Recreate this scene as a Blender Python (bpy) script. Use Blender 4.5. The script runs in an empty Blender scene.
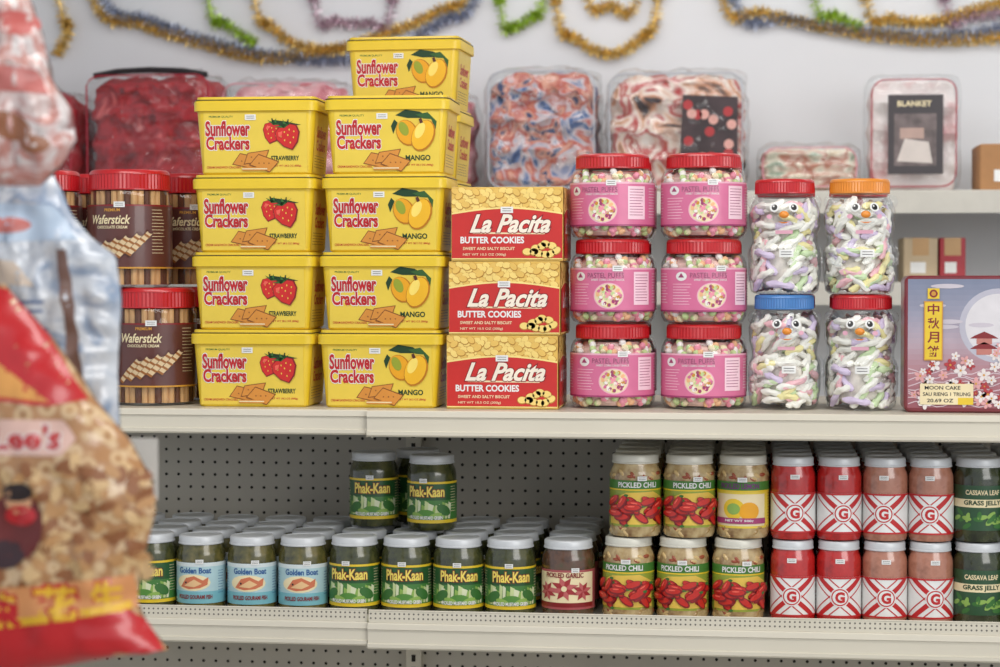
import bpy,bmesh,math,random
from mathutils import Vector,Matrix,Euler,noise
RN=random.Random(11)
scene=bpy.context.scene
try:
    scene.view_settings.view_transform='Standard'
    scene.view_settings.look='None'
except Exception: pass
# ------------------------------------------------ camera
F=2058.0
CAM=Vector((0,-3.6,1.5))
YAW=math.atan(250/F); PIT=math.atan(58.5/F)
cd=bpy.data.cameras.new('camera'); cam=bpy.data.objects.new('camera',cd)
scene.collection.objects.link(cam); scene.camera=cam
cd.sensor_width=36; cd.lens=36*F/1000
cam.location=CAM; cam.rotation_euler=(math.pi/2-PIT,0,YAW)
cd.dof.use_dof=True; cd.dof.focus_distance=3.65; cd.dof.aperture_fstop=3.9
cd.clip_start=0.05
RM=Euler((math.pi/2-PIT,0,YAW)).to_matrix()
def P(u,v,y):
    d=RM@Vector(((u-500)/F,-(v-333.5)/F,-1))
    return CAM+d*((y-CAM.y)/d.y)
# ------------------------------------------------ materials
def lin(c):
    o=[]
    for x in c[:3]:
        x=min(255,max(0,x))/255
        o.append(x/12.92 if x<=.04045 else ((x+.055)/1.055)**2.4)
    return (*o,1)
MC={}
def mat(name,c,rough=.5,metal=0,coat=0,var=.05,scale=30,bump=0,bscale=60,spec=.5):
    if name in MC: return MC[name]
    m=bpy.data.materials.new(name); m.use_nodes=True; nt=m.node_tree
    b=nt.nodes['Principled BSDF']
    tc=nt.nodes.new('ShaderNodeTexCoord'); nz=nt.nodes.new('ShaderNodeTexNoise'); nz.inputs['Scale'].default_value=scale
    nt.links.new(tc.outputs['Object'],nz.inputs['Vector'])
    cr=nt.nodes.new('ShaderNodeValToRGB')
    L=lin(c)
    cr.color_ramp.elements[0].position=.3; cr.color_ramp.elements[1].position=.7
    cr.color_ramp.elements[0].color=(*[x*(1-var) for x in L[:3]],1)
    cr.color_ramp.elements[1].color=(*[min(1,x*(1+var)) for x in L[:3]],1)
    nt.links.new(nz.outputs['Fac'],cr.inputs['Fac']); nt.links.new(cr.outputs['Color'],b.inputs['Base Color'])
    b.inputs['Roughness'].default_value=rough; b.inputs['Metallic'].default_value=metal
    b.inputs['Coat Weight'].default_value=coat; b.inputs['Coat Roughness'].default_value=.08
    b.inputs['Specular IOR Level'].default_value=spec
    if bump:
        n2=nt.nodes.new('ShaderNodeTexNoise'); n2.inputs['Scale'].default_value=bscale
        nt.links.new(tc.outputs['Object'],n2.inputs['Vector'])
        bp=nt.nodes.new('ShaderNodeBump'); bp.inputs['Strength'].default_value=bump; bp.inputs['Distance'].default_value=.01
        nt.links.new(n2.outputs['Fac'],bp.inputs['Height']); nt.links.new(bp.outputs['Normal'],b.inputs['Normal'])
    MC[name]=m; return m
def pmat(name,cols,kind='noise',scale=10,rough=.6,coat=0,bump=.3,const=False,detail=3,distort=0,metal=0,lo=.28,hi=.72,stretch=(1,1,1)):
    if name in MC: return MC[name]
    m=bpy.data.materials.new(name); m.use_nodes=True; nt=m.node_tree
    b=nt.nodes['Principled BSDF']
    tc=nt.nodes.new('ShaderNodeTexCoord'); mp=nt.nodes.new('ShaderNodeMapping'); mp.inputs['Scale'].default_value=stretch
    nt.links.new(tc.outputs['Object'],mp.inputs['Vector'])
    if kind=='noise':
        t=nt.nodes.new('ShaderNodeTexNoise'); t.inputs['Detail'].default_value=detail; t.inputs['Distortion'].default_value=distort; out=t.outputs['Fac']
    elif kind=='vor':
        t=nt.nodes.new('ShaderNodeTexVoronoi'); out=t.outputs['Color']; lo,hi=.1,.9
    else:
        t=nt.nodes.new('ShaderNodeTexVoronoi'); out=t.outputs['Distance']; lo,hi=.05,.6
    t.inputs['Scale'].default_value=scale
    nt.links.new(mp.outputs['Vector'],t.inputs['Vector'])
    cr=nt.nodes.new('ShaderNodeValToRGB'); e=cr.color_ramp.elements
    n=len(cols)
    for i,c in enumerate(cols):
        pos=lo+(hi-lo)*i/(n-1 if not const else n)
        if i==0: e[0].position=pos; e[0].color=lin(c)
        elif i==1: e[1].position=pos; e[1].color=lin(c)
        else:
            q=e.new(pos); q.color=lin(c)
    if const: cr.color_ramp.interpolation='CONSTANT'
    nt.links.new(out,cr.inputs['Fac']); nt.links.new(cr.outputs['Color'],b.inputs['Base Color'])
    b.inputs['Roughness'].default_value=rough; b.inputs['Coat Weight'].default_value=coat; b.inputs['Coat Roughness'].default_value=.1; b.inputs['Metallic'].default_value=metal
    if bump:
        bp=nt.nodes.new('ShaderNodeBump'); bp.inputs['Strength'].default_value=bump; bp.inputs['Distance'].default_value=.004
        nt.links.new(t.outputs[0],bp.inputs['Height']); nt.links.new(bp.outputs['Normal'],b.inputs['Normal'])
    MC[name]=m; return m
def clear(name,tint=(253,254,255),refl=.55,base=.035,rough=.06,haze=0.0,bump=0):
    if name in MC: return MC[name]
    m=bpy.data.materials.new(name); m.use_nodes=True; nt=m.node_tree
    nt.nodes.remove(nt.nodes['Principled BSDF']); out=nt.nodes['Material Output']
    tr=nt.nodes.new('ShaderNodeBsdfTransparent'); tr.inputs['Color'].default_value=lin(tint)
    gl=nt.nodes.new('ShaderNodeBsdfGlossy'); gl.inputs['Roughness'].default_value=rough
    df=nt.nodes.new('ShaderNodeBsdfDiffuse'); df.inputs['Color'].default_value=(.85,.87,.9,1)
    m1=nt.nodes.new('ShaderNodeMixShader'); m1.inputs[0].default_value=haze
    nt.links.new(tr.outputs[0],m1.inputs[1]); nt.links.new(df.outputs[0],m1.inputs[2])
    fr=nt.nodes.new('ShaderNodeLayerWeight'); fr.inputs['Blend'].default_value=.5
    pw=nt.nodes.new('ShaderNodeMath'); pw.operation='POWER'; pw.inputs[1].default_value=3.5
    nt.links.new(fr.outputs['Facing'],pw.inputs[0])
    mu=nt.nodes.new('ShaderNodeMath'); mu.operation='MULTIPLY_ADD'; mu.inputs[1].default_value=refl; mu.inputs[2].default_value=base
    mu.use_clamp=True
    nt.links.new(pw.outputs[0],mu.inputs[0])
    m2=nt.nodes.new('ShaderNodeMixShader'); nt.links.new(mu.outputs[0],m2.inputs[0])
    nt.links.new(m1.outputs[0],m2.inputs[1]); nt.links.new(gl.outputs[0],m2.inputs[2])
    if bump:
        n2=nt.nodes.new('ShaderNodeTexNoise'); n2.inputs['Scale'].default_value=14; n2.inputs['Detail'].default_value=3
        tc=nt.nodes.new('ShaderNodeTexCoord'); nt.links.new(tc.outputs['Object'],n2.inputs['Vector'])
        bp=nt.nodes.new('ShaderNodeBump'); bp.inputs['Strength'].default_value=bump; bp.inputs['Distance'].default_value=.03
        nt.links.new(n2.outputs['Fac'],bp.inputs['Height']); nt.links.new(bp.outputs['Normal'],gl.inputs['Normal'])
    nt.links.new(m2.outputs[0],out.inputs['Surface'])
    MC[name]=m; return m
# ------------------------------------------------ mesh builder
class MB:
    def __init__(s): s.v=[];s.f=[];s.m=[];s.mats=[]
    def mi(s,m):
        if m not in s.mats: s.mats.append(m)
        return s.mats.index(m)
    def add(s,vs,fs,m):
        o=len(s.v); s.v.extend([tuple(v) for v in vs]); k=s.mi(m)
        for f in fs: s.f.append([i+o for i in f]); s.m.append(k)
    def loft(s,secs,m,c0=True,c1=True,closed=True):
        n=len(secs[0]); vs=[p for q in secs for p in q]; fs=[]
        for i in range(len(secs)-1):
            for j in range(n if closed else n-1):
                k=(j+1)%n
                fs.append([i*n+j,i*n+k,(i+1)*n+k,(i+1)*n+j])
        if c0: fs.append(list(range(n))[::-1])
        if c1: fs.append([(len(secs)-1)*n+j for j in range(n)])
        s.add(vs,fs,m)
    def lathe(s,prof,m,n=40,cx=0,cy=0,z0=0,p=2,c0=True,c1=True,rib=0):
        secs=[]
        for r,z in prof:
            q=[]
            for j in range(n):
                a=2*math.pi*j/n; c,sn=math.cos(a),math.sin(a)
                k=1/((abs(c)**p+abs(sn)**p)**(1/p)) if p!=2 else 1
                rr=r*k*(1-(rib if (rib and j%2) else 0))
                q.append((cx+rr*c,cy+rr*sn,z0+z))
            secs.append(q)
        s.loft(secs,m,c0,c1)
    def rbox(s,secs,m,n=4,cx=0,cy=0):
        out=[]
        for z,hw,hd,r in secs:
            q=[]
            for sx,sy,a0 in ((1,1,0),(-1,1,90),(-1,-1,180),(1,-1,270)):
                for i in range(n+1):
                    a=math.radians(a0+90*i/n)
                    q.append((cx+sx*(hw-r)+r*math.cos(a),cy+sy*(hd-r)+r*math.sin(a),z))
            out.append(q)
        s.loft(out,m)
    def ell(s,c,r,m,rot=None,seg=10,rings=6):
        vs=[];fs=[]
        for i in range(rings+1):
            t=math.pi*i/rings
            for j in range(seg):
                a=2*math.pi*j/seg
                v=Vector((r[0]*math.sin(t)*math.cos(a),r[1]*math.sin(t)*math.sin(a),r[2]*math.cos(t)))
                if rot is not None: v=rot@v
                vs.append(v+Vector(c))
        for i in range(rings):
            for j in range(seg):
                k=(j+1)%seg
                fs.append([i*seg+j,(i+1)*seg+j,(i+1)*seg+k,i*seg+k])
        s.add(vs,fs,m)
    def tube(s,path,rad,m,n=8,tw=0,p=2):
        path=[Vector(q) for q in path]; secs=[]
        for i,q in enumerate(path):
            d=(path[min(i+1,len(path)-1)]-path[max(i-1,0)]).normalized()
            ref=Vector((0,0,1)) if abs(d.z)<.9 else Vector((1,0,0))
            a=d.cross(ref).normalized(); b=d.cross(a)
            r=rad[i] if isinstance(rad,(list,tuple)) else rad
            sec=[]
            for j in range(n):
                t=2*math.pi*j/n; rr=r
                if tw: rr=r*(1+.22*math.cos(2*(t-tw*i)))
                sec.append(q+a*(rr*math.cos(t))+b*(rr*math.sin(t)))
            secs.append(sec)
        s.loft(secs,m)
    def box(s,x0,x1,y0,y1,z0,z1,m):
        vs=[(x,y,z) for x in(x0,x1) for y in(y0,y1) for z in(z0,z1)]
        s.add(vs,[(0,1,3,2),(4,6,7,5),(0,4,5,1),(2,3,7,6),(0,2,6,4),(1,5,7,3)],m)
    def extr(s,prof,x0,x1,m):
        s.loft([[(x0,a,b) for a,b in prof],[(x1,a,b) for a,b in prof]],m)
    def mesh(s,name,ang=35):
        me=bpy.data.meshes.new(name); me.from_pydata(s.v,[],s.f)
        for m in s.mats: me.materials.append(m)
        me.polygons.foreach_set('material_index',s.m)
        me.polygons.foreach_set('use_smooth',[True]*len(s.f))
        me.update()
        try: me.set_sharp_from_angle(angle=math.radians(ang))
        except Exception: pass
        return me
def obj(name,me,loc=(0,0,0),rz=0,parent=None):
    o=bpy.data.objects.new(name,me); scene.collection.objects.link(o)
    o.location=loc; o.rotation_euler=(0,0,rz)
    if parent: o.parent=parent
    return o
# ------------------------------------------------ flat artwork
TC={}
def traw(st,off,shear):
    k=(st,off,shear)
    if k in TC: return TC[k]
    cu=bpy.data.curves.new('t','FONT'); cu.body=st; cu.offset=off; cu.shear=shear; cu.resolution_u=3; cu.size=1
    o=bpy.data.objects.new('t',cu); scene.collection.objects.link(o)
    bpy.context.view_layer.update()
    dg=bpy.context.evaluated_depsgraph_get(); oe=o.evaluated_get(dg); me=oe.to_mesh()
    vs=[(v.co.x,v.co.y) for v in me.vertices]; fs=[list(p.vertices) for p in me.polygons]
    oe.to_mesh_clear(); bpy.data.objects.remove(o); bpy.data.curves.remove(cu)
    TC[k]=(vs,fs); return TC[k]
class Art:
    def __init__(s): s.e=[]
    def poly(s,pts,m,l=1): s.e.append(([tuple(p) for p in pts],[list(range(len(pts)))],m,l)); return s
    def rect(s,x0,y0,x1,y1,m,l=1): return s.poly([(x0,y0),(x1,y0),(x1,y1),(x0,y1)],m,l)
    def ell(s,cx,cy,rx,ry,m,l=1,rot=0,n=18):
        c,sn=math.cos(math.radians(rot)),math.sin(math.radians(rot)); pts=[]
        for i in range(n):
            a=2*math.pi*i/n; x,y=rx*math.cos(a),ry*math.sin(a)
            pts.append((cx+x*c-y*sn,cy+x*sn+y*c))
        return s.poly(pts,m,l)
    def text(s,st,cx,cy,w,h,m,l=2,bold=.02,shear=0,outline=None,om=None,rot=0,flipy=False):
        vs,_=traw(st,0,shear)
        if not vs: return s
        x0=min(v[0] for v in vs);x1=max(v[0] for v in vs);y0=min(v[1] for v in vs);y1=max(v[1] for v in vs)
        sx=w/max(1e-6,x1-x0); sy=h/max(1e-6,y1-y0); mx=(x0+x1)/2; my=(y0+y1)/2
        if flipy: sy=-sy
        c,sn=math.cos(math.radians(rot)),math.sin(math.radians(rot))
        todo=[(bold,m,l+(1 if outline else 0))]
        if outline: todo.append((outline,om,l))
        for off,mm,ll in todo:
            v2,f2=traw(st,off,shear)
            pts=[]
            for v in v2:
                x,y=(v[0]-mx)*sx,(v[1]-my)*sy
                pts.append((cx+x*c-y*sn,cy+x*sn+y*c))
            s.e.append((pts,f2,mm,ll))
        return s
    def emit(s,mb,fn,sx=None,sy=None,u=.001,lh=.00025):
        for pts,fs,m,l in s.e:
            if not fs: continue
            if not sx and not sy:
                mb.add([fn(x*u,y*u,l*lh) for x,y in pts],fs,m); continue
            bm=bmesh.new(); bv=[bm.verts.new((x,y,0)) for x,y in pts]
            for f in fs:
                try: bm.faces.new([bv[i] for i in f])
                except Exception: pass
            for step,ax in((sx,0),(sy,1)):
                if not step: continue
                a0=min(p[ax] for p in pts);a1=max(p[ax] for p in pts)
                k=math.ceil(a0/step+1e-4)
                while k*step<a1-1e-4:
                    co=[0,0,0];no=[0,0,0];co[ax]=k*step;no[ax]=1
                    bmesh.ops.bisect_plane(bm,geom=bm.verts[:]+bm.edges[:]+bm.faces[:],plane_co=co,plane_no=no)
                    k+=1
            bm.verts.index_update()
            mb.add([fn(v.co.x*u,v.co.y*u,l*lh) for v in bm.verts],[[v.index for v in f.verts] for f in bm.faces],m)
            bm.free()
def cylmap(r,z0=0):
    return lambda x,y,l:((r+l)*math.sin(x/r),-(r+l)*math.cos(x/r),z0+y)
# common colours
WHITE=mat('ink_white',(232,232,230),.45,coat=.2)
BLACK=mat('ink_black',(28,26,28),.4)
RED=mat('ink_red',(190,32,36),.4,coat=.2)
DRED=mat('ink_dark_red',(130,24,30),.4,coat=.2)
YEL=mat('tub_yellow',(230,196,44),.4,coat=.2,var=.03)
YEL2=mat('label_yellow',(232,202,74),.4,coat=.2,var=.03)
ORG=mat('ink_orange',(222,126,34),.4)
GOLD=mat('ink_gold',(206,148,54),.45)
TAN=mat('ink_tan',(210,166,98),.5)
DTAN=mat('ink_brown_tan',(154,96,44),.5)
GRN=mat('ink_green',(56,110,48),.45)
DGRN=mat('ink_dark_green',(26,62,34),.45)
LGRN=mat('ink_light_green',(140,176,84),.45)
CREAM=mat('ink_cream',(236,220,178),.45)
PINK=mat('ink_pink',(214,112,152),.4,coat=.2)
LPINK=mat('ink_light_pink',(236,178,198),.4,coat=.2)
MAUVE=mat('ink_mauve',(158,58,106),.4,coat=.2)
BLUE=mat('ink_blue',(46,92,150),.4)
LBLUE=mat('ink_light_blue',(176,206,212),.4,coat=.2)
BROWN=mat('ink_brown',(86,42,34),.4,coat=.2)
LIDRED=mat('plastic_red',(192,28,36),.32,coat=.3)
LIDBLUE=mat('plastic_blue',(70,126,190),.35,coat=.3)
LIDORG=mat('plastic_orange',(228,140,44),.35,coat=.3)
CLEAR=clear('clear_plastic')
def sticker(a,x,y,l=4,w=13,h=8):
    a.rect(x-w/2,y-h/2,x+w/2,y+h/2,WHITE,l)
    for k in range(2): a.rect(x-w*.36,y-h*.2+k*h*.35,x+w*.36,y-h*.12+k*h*.35,BLACK,l+1)
def lines(a,x0,x1,y0,dy,n,m,l=2,t=.8):
    for i in range(n): a.rect(x0,y0-i*dy,x0+(x1-x0)*RN.uniform(.75,1),y0-i*dy+t,m,l)
# ---- product: cracker tub
HB=.139
def tub(kind):
    mb=MB()
    mb.rbox([(0,.0975,.066,.012),(.003,.1005,.069,.014),(.118,.1085,.076,.014),(.1185,.1085,.076,.014)],YEL)
    mb.rbox([(.113,.110,.078,.014),(.1135,.1132,.0805,.016),(.129,.1132,.0805,.016),(.1325,.111,.078,.015),(.133,.109,.076,.014),(HB-.0004,.108,.075,.014)],YEL)
    mb.rbox([(.1322,.1122,.0793,.015),(.1338,.1122,.0793,.015)],mat('tub_lid_film',(80,66,30),.4))
    a=Art()
    a.rect(-94,4,94,110,YEL2,1)
    a.text('PREMIUM QUALITY',-62,103,44,4,GRN,2,bold=.01)
    a.text('Sunflower',-50,82,80,25,RED,3,bold=.035,outline=.08,om=WHITE)
    a.text('Crackers',-50,56,78,22,RED,3,bold=.035,outline=.08,om=WHITE)
    sticker(a,-8,102,5,20,10)
    for i,(cx,cy,rr) in enumerate(((-16,24,-12),(2,31,8),(16,20,-20))):
        for (k,mm,d) in ((0,mat('cracker_edge',(132,78,34),.5),0),(1,mat('cracker_face',(214,142,58),.5),1.4)):
            w,h=20-d,10.5-d; c,s=math.cos(math.radians(rr)),math.sin(math.radians(rr))
            a.poly([(cx+x*c-y*s+y*.5,cy+x*s+y*c) for x,y in((-w,-h),(w,-h),(w,h),(-w,h))],mm,2+i*3+k)
        for q in (-9,0,9): a.ell(cx+q,cy,1.3,1.3,DTAN,5+i*3)
    a.rect(-24,7,22,13,mat('cracker_face',(214,142,58),.5),12); a.rect(-24,9,22,11,CREAM,13)
    if kind=='s':
        def berry(cx,cy,s,rot,l):
            pts=[(0,-17),(9,-10),(15,1),(14,10),(7,14),(0,12),(-7,14),(-14,10),(-15,1),(-9,-10)]
            c,sn=math.cos(math.radians(rot)),math.sin(math.radians(rot))
            tr=lambda p:(cx+s*(p[0]*c-p[1]*sn),cy+s*(p[0]*sn+p[1]*c))
            a.poly([tr((p[0]*1.08,p[1]*1.06)) for p in pts],DRED,l)
            a.poly([tr((p[0]*.98-.6,p[1]*.98+.4)) for p in pts],mat('berry_red',(206,34,30),.35,coat=.3),l+1)
            a.poly([tr(p) for p in [(-9,2),(-5,9),(-11,9),(-12,4)]],mat('berry_light',(236,100,84),.4),l+2)
            for x,y in((-6,-3),(0,-8),(6,-3),(0,2),(9,4),(-3,7),(4,8),(-9,3)): a.ell(*tr((x,y)),.9*s,1.3*s,YEL2,l+2,n=6)
            for k in range(5):
                t=math.radians(30+k*30); a.poly([tr(p) for p in((-3*math.sin(t),12),(15*math.cos(t),12+11*math.sin(t)),(3*math.sin(t),15))],DGRN if k%2 else GRN,l+3)
            a.rect(cx-1,cy+15*s,cx+1,cy+22*s,DGRN,l+3)
        a.poly([(16,80),(34,97),(56,94),(84,88),(60,86),(36,84)],DGRN,3)
        berry(32,74,1.15,-15,4); berry(61,67,1.4,18,9)
        a.text('STRAWBERRY',54,29,50,8,DGRN,3,bold=.03)
    else:
        ME=mat('mango_edge',(190,120,24),.4); MY=mat('mango_yellow',(232,164,30),.4); MG=mat('mango_blush',(150,160,48),.4)
        a.poly([(16,103),(34,113),(60,109),(80,98),(58,98),(38,98)],DGRN,3)
        a.poly([(52,104),(74,108),(90,92),(88,78),(80,96),(66,97)],mat('leaf_mid',(50,92,44),.4),4)
        a.poly([(14,96),(8,84),(12,70),(20,90)],DGRN,3)
        a.ell(37,72,19,24,ME,5,rot=25); a.ell(36,73,17,22,MY,6,rot=25); a.ell(31,79,8,13,MG,7,rot=25)
        a.ell(66,67,20,29,ME,8,rot=-25); a.ell(65,68,18,27,mat('mango_front',(240,184,40),.4),9,rot=-25); a.ell(60,76,8,15,mat('mango_hi',(250,222,110),.4),10,rot=-25)
        a.poly([(58,96),(61,88),(66,90),(63,98)],BROWN,11)
        a.text('MANGO',56,28,44,9,DGRN,3,bold=.03)
    a.text('NET WT 28.2 OZ (800g)',58,15,50,4,RED,3,bold=.01)
    a.text('CREAM SANDWICH CRACKERS',-58,13,62,4,RED,3,bold=.01)
    hd=lambda z:.069+.007*z/.118
    a.emit(mb,lambda x,y,l:(x,-hd(y)-.0002-l,y))
    b=Art(); b.rect(-60,4,60,110,YEL2,1); b.text('Sunflower',0,78,80,20,RED,2,bold=.03); b.text('Crackers',0,54,76,18,RED,2,bold=.03); lines(b,-50,50,34,5,5,BROWN)
    hx=lambda z:.1005+.008*z/.118
    b.emit(mb,lambda x,y,l:(hx(y)+.0002+l,x,y))
    return mb.mesh('cracker_tub_'+kind)
TUBS,TUBM=tub('s'),tub('m')
# ---- butter cookie box
HC=.1308
def cookiebox():
    mb=MB()
    mb.rbox([(0,.0980,.0735,.003),(.001,.0995,.075,.004),(HC-.0016,.0995,.075,.004),(HC-.0004,.0980,.0735,.003)],mat('carton_cream',(224,190,108),.5))
    rd=mat('carton_red',(200,42,38),.4,coat=.2)
    ce=mat('cookie_edge',(186,132,50),.5); cf=mat('cookie_face',(242,212,124),.5); cf2=mat('cookie_face_dark',(230,190,98),.5)
    def face(w):
        a=Art()
        a.rect(-w,0.5,w,HC*1000-1,mat('carton_peach',(228,186,88),.45,coat=.2),1)
        k=0
        for row in range(5):
            x=-w+7+row%2*6
            while x<w-8:
                y=90+row*8+RN.uniform(-2,2); r=RN.uniform(-50,50); l=2+(k%6)*2; k+=1
                if y<124: a.ell(x,y,8.5,6,ce,l,rot=r,n=12); a.ell(x-.4,y+.6,7.6,5.2,cf if k%3 else cf2,l+1,rot=r,n=12)
                x+=12
        n=16; top=[(-w+2*w*i/n, 82+10*math.sin(math.pi*i/n)) for i in range(n+1)]
        bot=[(w-2*w*i/n, 5) for i in range(n+1)]
        for i in range(n):
            xa,xb=top[i],top[i+1]
            a.poly([(xa[0],bot[n-i][1]-2),(xb[0],bot[n-i-1][1]-2),(xb[0],xb[1]+3),(xa[0],xa[1]+3)],mat('carton_yellow',(244,222,140),.4),15)
            a.poly([(xa[0],bot[n-i][1]),(xb[0],bot[n-i-1][1]),xb,xa],rd,16)
        return a
    a=face(98)
    a.text('La Pacita',6,66,140,30,mat('script_ivory',(244,232,214),.4),19,bold=.03,shear=.42,outline=.065,om=DRED)
    a.poly([(-62,48),(66,47),(68,49),(-50,51)],CREAM,18)
    a.text('BUTTER COOKIES',-26,37,112,11,WHITE,18,bold=.035)
    a.text('SWEET AND SALTY BISCUIT',-32,22,92,5,CREAM,18)
    for cx,cy,r in((42,16,0),(56,24,20),(74,28,-15),(82,15,30),(62,12,-8)):
        for dx in(-6,6):
            c,s=math.cos(math.radians(r)),math.sin(math.radians(r))
            a.ell(cx+dx*c,cy+dx*s,9,7,ce,20,rot=r); a.ell(cx+dx*c,cy+dx*s+.6,7.8,5.8,cf,22,rot=r)
    sticker(a,0,90,24,22,11)
    a.text('NET WT 10.5 OZ (300g)',-40,11,76,5,CREAM,18,bold=.01)
    a.emit(mb,lambda x,y,l:(x,-.075-l,y),lh=.00012)
    b=face(74); b.text('La Pacita',0,62,100,26,WHITE,18,bold=.03,shear=.35)
    b.emit(mb,lambda x,y,l:(.0995+l,x,y),lh=.00012)
    return mb.mesh('butter_cookie_box')
COOK=cookiebox()
def lid(mb,r,z0,z1,m,n=64,rib=.02):
    h=z1-z0
    mb.lathe([(r*.9,z0),(r,z0+.001),(r,z0+.003)],m,n,c1=False)
    mb.lathe([(r,z0+.003),(r*.995,z0+h*.8)],m,n*2,c0=False,c1=False,rib=rib)
    mb.lathe([(r,z0+h*.78),(r*.985,z0+h*.9),(r*.95,z1-.001),(r*.93,z1),(r*.80,z1),(r*.78,z1-.0012)],m,n,c0=False)
# ---- pastel puff jar
HP=.1505
PAST=[mat('puff_pink',(238,150,168),.6),mat('puff_cream',(242,226,186),.6),mat('puff_green',(196,214,150),.6),mat('puff_white',(242,236,230),.6),mat('puff_peach',(240,186,140),.6)]
def puffjar(sd):
    rn=random.Random(sd); mb=MB(); Rr=.0755
    mb.lathe([(.0,0.0004),(.06,.0004),(.070,.004),(.0755,.014),(Rr,.03),(Rr,.098),(.0745,.11),(.070,.120),(.063,.1255),(.062,.130)],CLEAR,48,c0=True,c1=False)
    mb.lathe([(.055,.006),(.062,.012),(.062,.105),(.05,.118)],mat('puff_core',(232,196,184),.8,var=.2,scale=60),24)
    for (z0,z1,n) in((.009,.024,62),(.096,.119,80)):
        for i in range(n):
            a=rn.uniform(0,2*math.pi); z=rn.uniform(z0,z1); r=.0655 if z<.1 else .0655-(z-.1)*.35
            if z<.013: r-=.004
            mb.ell((r*math.cos(a),r*math.sin(a),z),(.0075,.0065,.006),rn.choice(PAST),Euler((rn.random()*3,rn.random()*3,0)).to_matrix(),8,5)
    a=Art()
    a.rect(-210,22,210,99,PINK,0.5)
    a.rect(-210,22,210,25,MAUVE,1); a.rect(-210,96,210,99,LPINK,1)
    a.text('PASTEL PUFFS',-8,86,66,9,MAUVE,2,bold=.02,outline=.05,om=LPINK)
    a.text('SWEET CORN CANDY SNACK',-4,78,60,3.5,WHITE,2,bold=.01)
    a.ell(-2,50,27,23,LPINK,1.5,n=28); a.ell(-2,50,25,21,CREAM,2,n=28)
    for i in range(84):
        t=rn.uniform(0,6.283); q=math.sqrt(rn.random())*.92
        a.ell(-2+23*q*math.cos(t),50+19*q*math.sin(t),3.4,2.8,rn.choice(PAST+[MAUVE,GOLD,PINK]),3+(i%3),rot=rn.uniform(0,180),n=8)
    a.ell(-58,84,11,8,WHITE,2); a.poly([(-64,82),(-52,82),(-58,90)],MAUVE,3)
    lines(a,-76,-38,70,5,8,mat('ink_palepink',(246,212,224),.4))
    a.rect(44,34,80,92,mat('ink_palepink',(246,212,224),.4),2); lines(a,47,77,86,5,10,MAUVE,3,1)
    lines(a,92,120,88,5,11,WHITE); lines(a,-122,-90,88,5,11,WHITE)
    sticker(a,14,98,6,18,10)
    a.emit(mb,cylmap(Rr+.0003),sx=5)
    lid(mb,.066,.1235,HP-.0006,LIDRED)
    return mb.mesh('puff_jar')
PUFF=puffjar(3)
# ---- bear jar
HBE=.2027
TW=[mat('twist_white',(244,242,232),.6),mat('twist_pink',(242,190,196),.6),mat('twist_green',(206,226,180),.6),mat('twist_yellow',(242,232,170),.6),mat('twist_lilac',(216,200,226),.6)]
def bearprof(z):
    pr=[(0,.052),(.008,.060),(.04,.0635),(.075,.063),(.094,.0565),(.104,.057),(.122,.0615),(.145,.0625),(.162,.057),(.174,.050),(.18,.0475)]
    for i in range(len(pr)-1):
        if z<=pr[i+1][0]:
            t=(z-pr[i][0])/(pr[i+1][0]-pr[i][0]); t=t*t*(3-2*t); return pr[i][1]*(1-t)+pr[i+1][1]*t
    return .0475
def bearjar(sd,lm):
    rn=random.Random(sd); mb=MB()
    mb.lathe([(.045,.0006)]+[(bearprof(z),max(z,.001)) for z in [i*.006 for i in range(31)]],CLEAR,48,c1=False)
    mb.lathe([(.035,.012),(.044,.02),(.046,.07),(.040,.095),(.044,.13),(.036,.155)],mat('twist_core',(226,218,208),.8,var=.2,scale=70),20)
    for i in range(170):
        a=rn.uniform(0,2*math.pi); z=rn.uniform(.011,.160)
        tilt=rn.gauss(.3,.55); L=rn.uniform(.016,.026)
        pts=[]
        for k in range(7):
            s=(k/6-.5)*2*L
            zz=z+s*math.sin(tilt); aa=a+s*math.cos(tilt)/.055
            zz=min(max(zz,.009),.168); rr=bearprof(zz)-.0085-.003*(i%3)
            pts.append((rr*math.cos(aa),rr*math.sin(aa),zz))
        mb.tube(pts,[.0035,.0056,.006,.006,.006,.0056,.0035],rn.choice(TW+[TW[0]]*4),8,tw=.9)
    for sx in(-1,1):
        mb.ell((sx*.052,-.012,.162),(.013,.008,.013),CLEAR,None,14,8)
        mb.tube([(sx*.055,-.02,.085),(sx*.057,-.032,.07),(sx*.048,-.047,.058),(sx*.034,-.056,.052)],[.007,.008,.008,.005],CLEAR,10)
    mb.ell((0,-.058,.134),(.02,.012,.014),CLEAR,None,16,8)
    mb.ell((0,-.0705,.139),(.0085,.005,.0065),LIDORG,None,12,8)
    a=Art()
    for sx in(-1,1):
        a.ell(sx*17,152,8.5,8,WHITE,2); a.ell(sx*17,152,5.2,5.2,BLACK,3); a.ell(sx*17-1.6,154,1.6,1.6,WHITE,4)
        a.ell(sx*26,136,5,4,LPINK,2)
    a.poly([(-9,127),(-3,124),(3,124),(9,127),(3,126),(-3,126)],ORG,45)
    sticker(a,4,72,4,24,13)
    a.rect(-16,106,16,112,LPINK,2)
    def fn(x,y,l):
        r=bearprof(y)+.0006+l; return (r*math.sin(x/.062),-r*math.cos(x/.062),y)
    a.emit(mb,fn,sx=4,sy=4)
    lid(mb,.0525,.176,HBE-.0006,lm)
    return mb.mesh('bear_jar')
BR,BB,BO=bearjar(1,LIDRED),bearjar(2,LIDBLUE),bearjar(5,LIDORG)
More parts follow.
